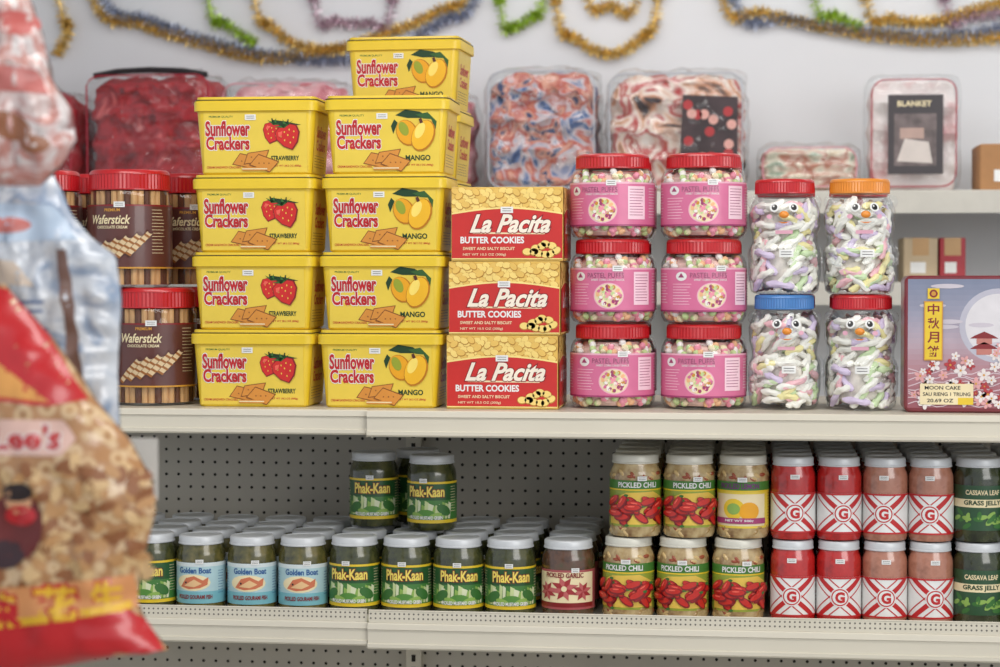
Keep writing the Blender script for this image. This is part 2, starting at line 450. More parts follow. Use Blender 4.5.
# ---- wafer stick jar
HW=.2145
def waferjar():
    rn=random.Random(4); mb=MB(); Rr=.077
    mb.lathe([(.0,.0006),(.066,.0006),(.075,.006),(Rr,.02),(Rr,.165),(.072,.176),(.068,.182)],CLEAR,48,c1=False)
    wa=mat('wafer_roll',(206,160,108),.7,var=.15); wb=mat('wafer_choc',(98,56,36),.7)
    mb.lathe([(.05,.006),(.05,.165)],wb,20)
    for i in range(34):
        a=2*math.pi*i/34; r=.0645
        pts=[(r*math.cos(a),r*math.sin(a),.005+.17*k/10) for k in range(11)]
        mb.tube(pts,.0062,wa if i%3 else wb,8)
    a=Art(); lb=mat('wafer_label',(92,48,42),.35,coat=.4)
    a.rect(-215,34,215,150,lb,.5); a.rect(-215,34,215,37,GOLD,1); a.rect(-215,147,215,150,DRED,1)
    a.text('PREMIUM',-6,140,30,5,GOLD,2)
    a.text('Waferstick',-12,123,78,16,CREAM,3,bold=.02,shear=.25)
    a.text('CHOCOLATE CREAM',-8,109,60,5,CREAM,2)
    for i in range(5):
        x0=-58+i*19; y0=46+i*4
        a.poly([(x0,y0),(x0+9,y0-5),(x0+50,y0+36),(x0+41,y0+41)],mat('roll_beige',(216,190,150),.5),3+i*3)
        for k in range(5):
            t=k/5; a.poly([(x0+41*t,y0+41*t),(x0+41*t+3,y0+41*t+3),(x0+41*t+12,y0+41*t-3),(x0+41*t+9,y0+41*t-6)],DTAN,4+i*3)
        a.ell(x0+45,y0+39,5.5,3.5,BROWN,5+i*3,rot=-30); 
    lines(a,68,98,140,6,14,CREAM); lines(a,-112,-80,140,6,14,CREAM)
    sticker(a,8,150,6,20,10)
    a.emit(mb,cylmap(Rr+.0003),sx=5)
    lid(mb,.0735,.176,HW-.0006,LIDRED)
    return mb.mesh('wafer_stick_jar')
WAF=waferjar()
# ---- small preserves jars
LIDS=mat('lid_silver',(206,209,212),.4,metal=.15,var=.06)
LIDW=mat('lid_ivory',(212,210,198),.4,metal=.1,var=.05)
def smalljar(name,H,Rr,cont,art,lm,lz0,lz1,lidh=.017,chunks=None,sd=1):
    mb=MB(); zt=H-lidh
    mb.lathe([(Rr*.8,.0005),(Rr*.94,.002),(Rr,.009),(Rr,zt-.02),(Rr*.97,zt-.012),(Rr*.88,zt-.003),(Rr*.86,zt+.004)],cont,40)
    if chunks:
        rn=random.Random(sd)
        for i in range(46):
            a_=rn.uniform(0,6.283); z=rn.choice([rn.uniform(.008,lz0/1000+.004),rn.uniform(lz1/1000,zt-.016)])
            mb.ell(((Rr-.003)*math.cos(a_),(Rr-.003)*math.sin(a_),z),(.009,.004,.0045),rn.choice(chunks),Euler((rn.uniform(-1,1),rn.uniform(-1,1),a_+1.57)).to_matrix(),8,5)
    art.emit(mb,cylmap(Rr+.0004),sx=4)
    r=Rr*.93
    mb.lathe([(r*.93,zt),(r,zt+.001),(r,zt+.003),(r*.975,zt+.004),(r*.975,zt+lidh*.8),(r*.95,H-.0018),(r*.9,H-.0005),(r*.82,H-.0005),(r*.8,H-.0018)],lm,44)
    return mb.mesh(name)
def wrap(a,y0,y1,m,R=45,frac=.93): 
    w=R*math.pi*frac; a.rect(-w,y0,w,y1,m,.5)
gc=lambda n,c,**k:pmat(n,c,'noise',scale=45,rough=.25,coat=.8,bump=.2,**k)
C_dark=gc('brine_dark_green',[(30,34,18),(62,66,34),(88,86,44)])
C_olive=gc('brine_olive',[(40,44,22),(88,84,42),(120,108,60)])
C_brown=gc('brine_brown',[(44,28,22),(92,60,40),(70,70,44)])
C_pale=gc('brine_pale',[(120,84,50),(176,150,104),(206,186,140)])
C_red=gc('chili_paste_red',[(150,24,24),(190,36,34),(176,30,30)])
C_tan=gc('shrimp_paste_tan',[(150,98,78),(182,124,102),(168,110,88)])
C_blk=gc('brine_black_green',[(18,24,14),(44,52,26),(60,66,34)])
a=Art(); wrap(a,16,90,LBLUE,R=44); a.rect(-128,16,128,38,mat('ink_sea',(120,180,192),.4),.8); a.rect(-128,83,128,90,mat('ink_sky_blue',(214,224,226),.4),1)
a.text('Golden Boat',0,76,62,10,BLUE,3,bold=.03); a.ell(-4,54,34,15,CREAM,2); a.poly([(-28,46),(-16,62),(0,66),(16,58),(26,64),(24,50),(10,44),(-10,42)],mat('fish_coral',(206,116,80),.4),3); a.poly([(-20,48),(0,60),(14,52),(0,46)],mat('fish_belly',(230,190,140),.4),4)
a.ell(-16,54,1.8,1.8,BLACK,5); a.text('PICKLED GOURAMI FISH',0,28,66,7,DRED,4,bold=.03); lines(a,46,62,74,5,9,BLUE); lines(a,-64,-48,74,5,9,BLUE)
sticker(a,10,92,6,14,8)
J_A=smalljar('fish_jar',.138,.0445,C_olive,a,LIDS,20,92)
a=Art(); wrap(a,16,92,mat('label_leaf_green',(66,124,54),.4,coat=.2),R=45); a.rect(-131,16,131,22,YEL,1); a.rect(-131,88,131,92,YEL,1); a.rect(-131,58,131,88,mat('label_deep_green',(36,84,42),.4,coat=.2),.8)
for i in range(15):
    x=-46+i*6.5; h=RN.uniform(20,34)
    a.poly([(x-2.4,24),(x+2.4,24),(x+8+RN.uniform(-4,4),24+h),(x-1,28+h)],(LGRN,mat('leaf_pale',(196,210,150),.4),mat('stalk_white',(214,220,184),.4))[i%3],2+i%3)
a.ell(-34,38,15,9,GRN,6,rot=30); a.ell(34,40,15,9,GRN,6,rot=-30); a.ell(0,34,16,7,mat('leaf_mid2',(86,140,60),.4),6); a.ell(18,30,12,5,LGRN,7,rot=15); a.ell(-16,30,12,5,LGRN,7,rot=-15)
a.text('Phak-Kaan',0,74,68,18,mat('ink_lemon',(238,216,100),.4),8,bold=.03,outline=.08,om=DRED)
a.text('PICKLED MUSTARD GREEN',0,26,62,6,WHITE,9,bold=.03); lines(a,50,66,82,5,10,CREAM); lines(a,-68,-52,82,5,10,CREAM); sticker(a,-4,94,11,14,8)
J_B=smalljar('greens_jar',.140,.0455,C_dark,a,LIDS,20,94)
a=Art(); wrap(a,18,88,mat('label_rose',(170,80,84),.4,coat=.2),R=47); a.rect(-60,22,60,84,CREAM,1); a.rect(-60,22,60,30,DRED,2); 
for j,(ox,oy,sc) in enumerate(((0,55,1),(-34,50,.8),(34,50,.8))):
  for i in range(8):
    t=i*math.pi/4+.3; c,s=sc*math.cos(t),sc*math.sin(t)
    a.poly([(ox,oy),(ox+12*c-5*s,oy+12*s+5*c),(ox+27*c,oy+22*s),(ox+12*c+5*s,oy+12*s-5*c)],mat('lily_red',(160,46,52),.4) if i%2 else mat('lily_rose',(190,96,96),.4),3+j%2)
a.ell(0,55,5,5,CREAM,6); a.text('PICKLED GARLIC',0,79,70,8,DRED,6,bold=.03);  sticker(a,20,88,6,14,8)
J_C=smalljar('garlic_jar',.140,.0475,C_brown,a,LIDS,20,88)
def dart(kind):
    a=Art()
    base={'r':mat('label_lime',(146,160,56),.4,coat=.2),'y':mat('label_lemon',(228,200,66),.4,coat=.2)}[kind]
    wrap(a,20,102,base,R=45); a.rect(-131,86,131,102,mat('label_grass',(70,124,50),.4),1); a.rect(-131,84,131,86.5,YEL,2)
    a.text('PICKLED CHILI' if kind=='r' else 'PICKLED LEMON',0,94,72,9,WHITE if kind=='r' else mat('ink_purple',(110,50,110),.4),4,bold=.03)
    if kind=='r':
        a.poly([(-60,24),(60,24),(56,70),(30,82),(-20,80),(-56,66)],mat('label_pepper_bg',(226,190,80),.4),2)
        for i in range(26):
            x=RN.uniform(-46,46); y=RN.uniform(30,70); r=RN.uniform(-60,60)
            a.ell(x,y,15,7,DRED,3+i,rot=r,n=14); a.ell(x-1,y+1,13,5,mat('pepper_red',(196,38,28),.35,coat=.3),4+i,rot=r,n=14)
            if i%2: a.ell(x-2,y+2.5,6,1.4,mat('berry_light',(236,100,84),.4),5+i,rot=r,n=8)
            if i%3==0: a.ell(x+14*math.cos(math.radians(r)),y+14*math.sin(math.radians(r)),4,2.4,GRN,5+i,n=8)
    else:
        a.rect(-50,24,50,80,CREAM,2); a.ell(-10,54,20,18,YEL,3); a.ell(18,50,18,16,mat('mango_yellow',(232,164,30),.4),4); a.ell(-10,54,12,10,LGRN,5); a.rect(-50,28,50,38,MAUVE,8); a.text('NET WT 500g',0,33,50,5,WHITE,9)
    lines(a,60,74,80,5,10,BROWN,3); lines(a,-74,-60,80,5,10,BROWN,3); sticker(a,6,106,36,14,8)
    return a
ch=[mat('chunk_pale',(206,176,120),.4,coat=.6),mat('chunk_olive',(160,130,76),.4,coat=.6),mat('chunk_rust',(150,70,40),.4,coat=.6)]
J_D=smalljar('chili_jar',.147,.0455,C_pale,dart('r'),LIDW,20,102,chunks=ch)
J_D2=smalljar('lemon_jar',.147,.0455,C_pale,dart('y'),LIDW,20,102,chunks=ch)
def gart():
    a=Art(); wrap(a,14,84,WHITE,R=39.2,frac=.5)
    for s in(-1,1):
        for o,w in((0,6.5),(19,1.6),(-19,1.6)):
            x0,x1=(-42,42) if s>0 else (42,-42)
            a.poly([(x0+o-w,14),(x0+o+w,14),(x1+o+w,84),(x1+o-w,84)],RED,2+(s>0)*.5)
    a.ell(0,49,17,17,WHITE,4,n=28); a.ell(0,49,15,15,RED,5,n=28); a.ell(0,49,12.8,12.8,WHITE,6,n=28); a.text('G',0,49,14,17,RED,7,bold=.05)
    a.rect(-60,81,60,84,RED,3); a.rect(-60,14,60,17,RED,3)
    sticker(a,0,112,2,16,8)
    return a
J_G=smalljar('chili_paste_jar',.1465,.0392,C_red,gart(),LIDS,18,80)
J_T=smalljar('shrimp_paste_jar',.1465,.0392,C_tan,gart(),LIDS,18,80)
a=Art(); wrap(a,22,100,mat('label_forest',(40,78,48),.4,coat=.2),R=44); a.rect(-126,62,126,76,CREAM,1); a.text('GRASS JELLY',0,69,66,10,DGRN,3,bold=.03); a.text('CASSAVA LEAF',0,88,60,8,CREAM,3,bold=.03)
for i in range(24): a.ell(RN.uniform(-55,55),RN.uniform(28,56),9,4,LGRN if i%2 else GRN,2+i%5,rot=RN.uniform(0,180),n=12)
J_H=smalljar('leaf_jar',.147,.0442,C_blk,a,LIDS,26,100)
# ---- mooncake tin
def tin():
    mb=MB(); W,H,D=.125,.236,.045
    ed=mat('tin_maroon',(120,34,44),.3,coat=.5)
    secs=[]
    for y,g in((-D,.003),(-D+.004,0),(D-.004,0),(D,.003)):
        q=[];r=.012
        for sx,sz,a0 in((1,1,0),(-1,1,90),(-1,-1,180),(1,-1,270)):
            for i in range(6):
                t=math.radians(a0+18*i); q.append((sx*(W-g-r)+r*math.cos(t),y,H/2+sz*(H/2-g-r)+r*math.sin(t)))
        secs.append(q)
    mb.loft(secs,ed)
    a=Art()
    n=24; st=[(122,130,154),(150,150,170),(180,160,172),(176,124,132),(150,84,94)]
    for i in range(n):
        t=i/(n-1)*4; k=min(3,int(t)); f=t-k; c=tuple(st[k][q]*(1-f)+st[k+1][q]*f for q in range(3))
        y1=230-222*i/n; a.rect(-119,y1-222/n,119,y1,mat('tin_sky_%d'%i,c,.35,coat=.3),1)
    a.ell(34,150,66,64,mat('tin_moon_halo',(186,184,198),.35,coat=.3),2,n=36); a.ell(34,150,56,55,mat('tin_moon',(218,214,218),.35,coat=.3),3,n=36)
    for i in range(8): a.ell(RN.uniform(-90,60),RN.uniform(110,220),RN.uniform(14,30),4,mat('tin_cloud',(200,192,202),.4),4,n=14)
    for (bx,by) in ((10,110),(10,128)):
        a.poly([(bx-24,by),(bx-16,by+5),(bx,by+12),(bx+16,by+5),(bx+24,by)],DRED,5); a.rect(bx-13,by-10,bx+13,by,mat('tin_wall',(190,120,110),.4),5)
    pm=[mat('petal_pink',(222,164,164),.4),mat('petal_red',(176,56,62),.4),mat('petal_white',(232,222,220),.4),mat('petal_white',(232,222,220),.4)]
    for i in range(84):
        x=RN.uniform(-112,112); y=RN.uniform(14,104) if x<36 else RN.uniform(14,218); r=RN.uniform(5,11)
        if x<-50 and y>85: continue
        m=RN.choice(pm)
        for k in range(5):
            t=k*1.257+i; a.ell(x+r*.6*math.cos(t),y+r*.6*math.sin(t),r*.5,r*.34,m,6+(i%6)*2,rot=math.degrees(t),n=8)
        a.ell(x,y,r*.2,r*.2,GOLD,7+(i%6)*2,n=6)
    for i in range(9):
        y=14+i*7
        pts=[(-118+k*12,y+5*math.sin(k*1.1+i)) for k in range(20)]
        for k in range(18): a.poly([pts[k],pts[k+1],(pts[k+1][0],pts[k+1][1]+1.6),(pts[k][0],pts[k][1]+1.6)],mat('tin_wave',(216,196,204),.4),5)
    a.rect(-92,90,-60,192,GOLD,18); a.rect(-90,92,-62,190,YEL,19)
    for i,chh in enumerate('中秋月餅'): a.text(chh,-76,178-i*24,19,18,DRED,20,bold=.02)
    a.rect(-86,196,-66,214,YEL,19); a.ell(-76,205,7,7,DRED,20); a.ell(-76,205,4,4,GOLD,21)
    a.rect(-98,14,-8,50,CREAM,20); a.rect(-34,14,-8,26,YEL,20.5); a.text('MOON CAKE',-60,43,60,6,BLACK,21); a.text('SAU RIENG 1 TRUNG',-53,32,80,6,BLACK,21); a.text('20.69 OZ',-64,21,44,6,BLACK,21)
    a.emit(mb,lambda x,y,l:(x,-D-l,y),lh=.00015)
    return mb.mesh('mooncake_tin')
TIN=tin()
# =============================================== ROOM
WY=2.0
def simple(name,fn,*a): mb=MB(); fn(mb); return obj(name,mb.mesh(name))
mw=mat('painted_wall',(218,219,222),.85,var=.03,scale=3,bump=.05,bscale=200)
simple('wall_back',lambda m:m.box(-4,4,WY,WY+.1,0,2.9,mw))
simple('floor',lambda m:m.box(-4,4,-6,WY,-.1,0,pmat('floor_vinyl',[(150,146,138),(176,172,164)],'noise',3,.35,bump=.02)))
simple('ceiling',lambda m:m.box(-4,4,-2.6,WY,2.9,3.0,mat('ceiling_tile',(220,220,218),.9)))
# gondola
ZU=P(500,409.5,0).z; ZL=P(500,621,0).z
metal=mat('shelf_enamel',(216,209,192),.42,coat=.15,var=.03,scale=6)
peg=mat('pegboard_enamel',(190,184,172),.55,var=.04,scale=8)
hole=mat('hole_dark',(40,37,34),.9)
gon=bpy.data.objects.new('gondola_shelving',None); scene.collection.objects.link(gon)
xl=P(-160,409,0).x; xs=P(367,420,-.045).x; xr=P(1130,409,0).x
def shelf(name,x0,x1,z,yf,lip=.044,fence=False):
    mb=MB(); yb=.475; t=.004
    pr=[(yf,z-.002),(yf+.002,z),(yb,z),(yb,z-t),(yf+.006,z-t),(yf+.006,z-lip+.004),(yf+.012,z-lip),(yf+.001,z-lip),(yf-.0015,z-lip+.003),(yf-.0015,z-lip+.009),(yf+.0015,z-lip+.010),(yf+.0015,z-.012),(yf-.0015,z-.011)]
    mb.extr(pr,x0+.0008,x1-.0008,metal)
    for xx in (x0+.006,x1-.006):
        mb.box(xx-.0015,xx+.0015,yf+.02,yb,z-.05,z-t,metal)
    if fence:
        mb.box(x0+.002,x1-.002,yf+.004,yf+.0055,z+.0002,z+.021,metal)
        mb.tube([(x0+.002,yf+.0047,z+.0215),(x1-.002,yf+.0047,z+.0215)],.0016,metal)
        n=int((x1-x0)/.0085)
        for i in range(n):
            x=x0+.006+i*.0085
            for j in range(2):
                zz=z+.008+j*.008; q=.0018
                mb.add([(x+q*math.cos(k*1.047),yf+.0037,zz+q*math.sin(k*1.047)) for k in range(6)],[list(range(6))],mat('slot_grey',(110,106,98),.8))
    obj(name,mb.mesh(name),parent=gon)
shelf('shelf_upper_left',xl,xs,ZU,-.04); shelf('shelf_upper_right',xs,xr,ZU,-.052,.046)
shelf('shelf_lower_left',xl,xs,ZL,-.04,.042,True); shelf('shelf_lower_right',xs,xr,ZL,-.048,.046,True)
shelf('shelf_base_left',xl,xs,.16,-.08,.14); shelf('shelf_base_right',xs,xr,.16,-.08,.14)
shelf('shelf_middle_left',xl,xs,.52,-.04); shelf('shelf_middle_right',xs,xr,.52,-.04)
mb=MB(); mb.box(xl,xr,.478,.49,.02,ZU-.006,peg)
x=xl+.02
while x<xr-.01:
    z=ZL-.20
    while z<ZU-.02:
        mb.add([(x+.0032*math.cos(k*.785),.4776,z+.0032*math.sin(k*.785)) for k in range(8)],[list(range(8))],hole); z+=.0254
    x+=.0254
obj('pegboard_back',mb.mesh('pegboard_back'),parent=gon)
mb=MB()
for xx in (xl,xs,xr):
    mb.box(xx-.015,xx+.015,.455,.4775,.0,ZU-.006,metal)
    z=.3
    while z<ZU-.05: mb.box(xx-.004,xx+.004,.4545,.455,z,z+.014,hole); z+=.025
for xx in (xl,xs,xr): mb.box(xx-.015,xx+.015,-.06,.455,0.0,.018,metal)
obj('uprights',mb.mesh('uprights'),parent=gon)
# =============================================== PRODUCTS
def jit(a): return RN.uniform(-a,a)
def put(name,me,u,v,y,z,rz=0): return obj(name,me,(P(u,v,y).x,y,z),rz)
E=.0003
for i in range(4):
    z=ZU+E+i*HB
    put('strawberry_cracker_tub',TUBS,[261.5,262.5,263.5,264.5][i],400-78*i,.085,z,jit(.008))
    put('mango_cracker_tub',TUBM,[387,389,391,393.5][i],400-78*i,.085,z,jit(.008))
for i in range(5):
    put('mango_cracker_tub',TUBM,[411,411,411,411,411][i],400-78*i,.390,ZU+E+i*HB*.985 if 0 else ZU+E+i*HB,-.05)
for i in range(3):
    put('butter_cookie_box',COOK,[507,509.5,511.5][i],380-75*i,.08,ZU+E+i*HC,[.0,-.01,.01][i])
for i in range(3):
    put('candy_puff_jar',PUFF,[612.5,612.5,612.5][i],380-86*i,.085,ZU+E+i*HP,[.12,0,-.15][i])
    put('candy_puff_jar',PUFF,[703.5,703.5,703.5][i],380-86*i,.085,ZU+E+i*HP,[-.05,.25,.05][i])
    put('candy_puff_jar',PUFF,616,380-86*i,.245,ZU+E+i*HP,.3)
    put('candy_puff_jar',PUFF,706,380-86*i,.245,ZU+E+i*HP,.6)
put('bear_shaped_candy_jar',BB,784,380,.08,ZU+E,.05); put('bear_shaped_candy_jar',BR,784.5,240,.08,ZU+E+HBE,-.03)
put('bear_shaped_candy_jar',BR,861.5,380,.08,ZU+E,-.1); put('bear_shaped_candy_jar',BO,859.5,240,.08,ZU+E+HBE,.1)
for u in(790,862):
    for i in range(2): put('bear_shaped_candy_jar',BR,u-4,380-118*i,.225,ZU+E+i*HBE,.5)
put('mooncake_tin',TIN,975,400,.05,ZU+E,0)
put('wafer_stick_jar',WAF,155,400,.085,ZU+E,.1); put('wafer_stick_jar',WAF,68,400,.085,ZU+E,-.2)
put('wafer_stick_jar',WAF,130,240,.085,ZU+E+HW,-.05); put('wafer_stick_jar',WAF,40,240,.085,ZU+E+HW,.2)
for i in range(2): 
    put('wafer_stick_jar',WAF,190,400-118*i,.25,ZU+E+i*HW,.3); put('wafer_stick_jar',WAF,100,400-118*i,.25,ZU+E+i*HW,.3)
# lower shelf rows
yf0=.024
def col(name,me,u,R,H,rows=4,tiers=1,u2=None,name2=None,me2=None):
    x0=P(u,600,yf0+0.0).x
    for k in range(rows):
        y=yf0+R+k*(2*R+.003)
        for t in range(tiers):
            xx=x0+jit(.0004)*(k>0)
            nm,mm=name,me
            if t==1 and u2: xx=P(u2,500,yf0).x
            if t==1 and me2: nm,mm=name2,me2
            obj(nm,mm,(xx,y,ZL+E+t*(H+.0003)),jit(.18) if k==0 else jit(1.2))
for u in (40,92,145): col('pickled_greens_jar',J_B,u,.0455,.140)
for u in (195,246.5,298): col('pickled_fish_jar',J_A,u,.0445,.138)
for u in (350,402.5,455,507.5): col('pickled_greens_jar',J_B,u,.0455,.140)
col('pickled_garlic_jar',J_C,566,.0475,.140)
col('pickled_chili_jar',J_D,627,.0455,.147,4,2,634)
col('pickled_chili_jar',J_D,682,.0455,.147,4,2,688.5)
col('pickled_chili_jar',J_D,738,.0455,.147,4,2,743,'pickled_lemon_jar',J_D2)
for u in (793.2,839.6): col('chili_paste_jar',J_G,u,.0392,.1465,5,2)
for u in (886,932.2): col('shrimp_paste_jar',J_T,u,.0392,.1465,5,2)
for u in (981.5,1034.5): col('cassava_leaf_jar',J_H,u,.0442,.147,4,2)
y1=yf0+.0463+.0956
obj('pickled_greens_jar',J_B,(P(374,500,y1+.05).x,y1+.05,ZL+E+.1404),.1)
obj('pickled_greens_jar',J_B,(P(432,500,y1).x,y1,ZL+E+.1404),-.1)
obj('pickled_greens_jar',J_B,(P(418,500,y1+.12).x,y1+.12,ZL+E+.1404),.5)
# =============================================== BACK WALL SHELVES + BLANKETS
wsf=1.52
ZB=P(930,190,wsf).z; ZB2=P(930,274,wsf).z
wsh=bpy.data.objects.new('wall_shelving',None); scene.collection.objects.link(wsh)
wm=mat('wall_shelf_enamel',(206,202,192),.5,var=.03)
for nm,z in(('shelf_top',ZB),('shelf_second',ZB2-.02),('shelf_third',.9),('shelf_base',.2)):
    mb=MB(); mb.extr([(wsf,z-.002),(wsf+.003,z),(WY-.03,z),(WY-.03,z-.006),(wsf+.008,z-.006),(wsf+.008,z-.052),(wsf,z-.056)],-2.6,1.8,wm)
    obj(nm,mb.mesh(nm),parent=wsh)
mb=MB()
for xx in(-2.6,-1.4,-.2,1.0,1.8): mb.box(xx-.015,xx+.015,WY-.03,WY-.001,0,ZB+.0,wm)
obj('uprights_back',mb.mesh('uprights_back'),parent=wsh)
PB=clear('bag_vinyl',(253,254,254),refl=.35,base=.05,rough=.12,haze=.025,bump=.7)
def puffy(mb,hw,hd,h,m,pw=6,amp=.01,fold=0,sd=0,n=14,fr=6):
    bm=bmesh.new(); bmesh.ops.create_cube(bm,size=2); bmesh.ops.subdivide_edges(bm,edges=bm.edges[:],cuts=n,use_grid_fill=True)
    bm.verts.index_update(); vs=[]
    for v in bm.verts:
        p=v.co; k=(abs(p.x)**pw+abs(p.y)**pw+abs(p.z)**pw)**(1/pw); p=p/k
        nv=noise.noise(Vector((p.x*fr*hw*5+sd,p.y*2+sd,p.z*fr*h*3)))*amp
        fo=fold*abs(math.sin(p.z*math.pi*2.0+sd+.3*p.x)) if fold else 0
        q=Vector((p.x*(hw-fo*.3),p.y*(hd-fo)+ (nv if p.y<0 else 0),h/2+p.z*h/2+ (nv if p.z>0 else 0)))
        q.x+=nv*.5; q.z=max(0,q.z); vs.append(q)
    mb.add(vs,[[v.index for v in f.verts] for f in bm.faces],m); bm.free()
def blanket(u0,u1,v0,u_m,hd,m,trim,sd,name='blanket_in_vinyl_bag',top=None,y=1.74,rz=0,amp=.018,card=None,handle=False,pw=4.5):
    xa,xb=P(u0,v0+50,y-hd).x,P(u1,v0+50,y-hd).x; h=P(u_m,v0,y-hd).z-ZB; hw=(xb-xa)/2
    e=obj(name,None)
    e.location=((xa+xb)/2,y,ZB+.0004); e.rotation_euler=(0,0,rz)
    mb=MB(); puffy(mb,hw-.006,hd-.008,h-.014,m,pw+1,amp,fold=.022,sd=sd,n=24)
    obj('folded_blanket',mb.mesh('fb',60),parent=e)
    mb=MB(); puffy(mb,hw,hd+.012,h,PB,pw+2,amp*1.1,sd=sd+3,n=20); obj('vinyl_cover',mb.mesh('vc',80),parent=e)
    mb=MB()
    X=hw-.014; Y=-hd-.004; rr=.035
    loop=[]
    for cx,cz,a0 in((X-rr,h-.014-rr,0),(-X+rr,h-.014-rr,90),(-X+rr,.014+rr,180),(X-rr,.014+rr,270)):
        for i in range(6):
            t=math.radians(a0+18*i); loop.append((cx+rr*math.cos(t),Y+.004*math.sin(i+sd),cz+rr*math.sin(t)))
    loop.append(loop[0]); mb.tube(loop,.0022,trim,6)
    if handle:
        mb.tube([(-.06,-hd-.008,h-.02),(-.05,-hd-.014,h-.0),(-.02,-hd-.018,h+.012),(.02,-hd-.018,h+.010),(.05,-hd-.014,h-.004),(.06,-hd-.008,h-.03)],.006,trim,6)
    if top: mb.tube([(-hw*.86,-hd*.8,h-.012),(-hw*.5,-hd*.8,h-.001),(0,-hd*.85,h+.002),(hw*.5,-hd*.8,h-.001),(hw*.86,-hd*.8,h-.012)],.008,top,8)
    if card:
        a=Art(); W=hw*1000
        if card=='dark':
            a.poly([(W*.05,h*120),(W*.86,h*120),(W*.86,h*760),(W*.1,h*780)],mat('card_dark2',(58,44,48),.5,var=.3,scale=20),1)
            for i in range(16): a.ell(W*RN.uniform(.15,.78),h*RN.uniform(200,700),W*.07,h*40,RN.choice([mat('bloom_red',(170,50,54),.5),mat('bloom_blush',(214,160,150),.5)]),2+i%3,rot=RN.uniform(0,180),n=10)
        else:
            a.rect(-W*.55,h*150,W*.6,h*820,mat('card_dark',(56,50,54),.4),1); a.rect(-W*.42,h*220,W*.46,h*660,mat('card_photo',(110,98,98),.5,var=.4,scale=30),2); a.text('BLANKET',0,h*745,W*.7,h*45,CREAM,3)
            a.poly([(-W*.36,h*260),(W*.38,h*240),(W*.3,h*420),(-W*.2,h*450)],mat('card_bed',(206,196,190),.5),3); a.rect(-W*.3,h*450,W*.2,h*540,mat('card_pillow',(178,150,140),.5),4)
        a.emit(mb,lambda x,y,l:(x,-hd-.016-l,y))
    obj('piping_and_handle',mb.mesh('ph'),parent=e)
red=pmat('fleece_red',[(84,8,18),(146,14,28),(180,24,36),(150,14,30),(206,90,90)],'noise',11,.9,bump=.4,distort=1.5,detail=2)
pkb=pmat('fleece_rose',[(150,50,70),(206,120,130),(228,180,184),(176,46,60)],'noise',12,.9,bump=.4,distort=1,detail=2)
blu=pmat('fleece_blue_floral',[(34,58,104),(70,100,150),(196,186,190),(176,70,56),(214,160,140),(40,58,100)],'noise',10,.9,bump=.4,distort=2,detail=2,lo=.3,hi=.66)
flo=pmat('fleece_white_floral',[(226,218,212),(214,190,180),(176,34,38),(228,214,204),(206,150,120),(48,38,44)],'noise',9,.9,bump=.3,distort=1.2,lo=.3,hi=.64,detail=2)
cre=pmat('fleece_cream',[(214,192,160),(232,224,206),(190,120,100),(232,224,208),(150,172,150)],'noise',16,.9,bump=.3,detail=2)
whr=pmat('fleece_white_red',[(196,90,96),(228,214,212),(234,228,226)],'noise',9,.9,bump=.3)
tb=mat('trim_black',(30,26,30),.5); tr=mat('trim_red',(170,24,50),.5); tw=mat('trim_grey',(178,180,188),.5); tp=mat('trim_pink',(214,150,160),.5)
blanket(82,214,70,150,.13,red,tr,1,top=tb)
blanket(-60,76,88,20,.13,red,tr,2)
blanket(218,345,78,280,.12,pkb,tp,3)
blanket(352,472,88,400,.12,pkb,tw,4)
blanket(482,598,66,540,.13,blu,tw,5,rz=.03)
blanket(604,748,68,680,.13,flo,tw,6,card='dark')
blanket(757,862,142,810,.12,cre,tp,8,amp=.01)
blanket(866,962,74,912,.08,whr,tr,9,card='photo',amp=.004,pw=8)
def carton(name,u0,u1,z,h,m,tape,y=1.70,hd=.1):
    xa,xb=P(u0,200,y-hd).x,P(u1,200,y-hd).x; hw=(xb-xa)/2; mb=MB()
    mb.rbox([(0,hw-.002,hd-.002,.002),(.002,hw,hd,.003),(h-.002,hw,hd,.003),(h,hw-.002,hd-.002,.002)],m)
    mb.box(-hw+.001,hw-.001,-.02,.02,h,h+.0006,tape); mb.box(-.02,.02,-hd-.0006,-hd,h*.6,h,tape)
    mb.box(-hw*.6,hw*.3,-hd-.0008,-hd,h*.2,h*.45,WHITE)
    obj(name,mb.mesh(name),((xa+xb)/2,y,z+.0004))
kraft=mat('kraft_board',(172,126,84),.8); tape=mat('packing_tape',(190,150,100),.3)
carton('cardboard_box',980,1050,ZB,P(980,144,1.6).z-ZB,kraft,tape)
zb2=ZB2-.02
carton('cardboard_box',904,938,zb2,P(940,238,1.6).z-zb2,mat('kraft_light',(196,176,146),.8),tape)
carton('gift_carton',940,966,zb2,P(940,238,1.6).z-zb2,mat('carton_crimson',(170,50,60),.5),tape)
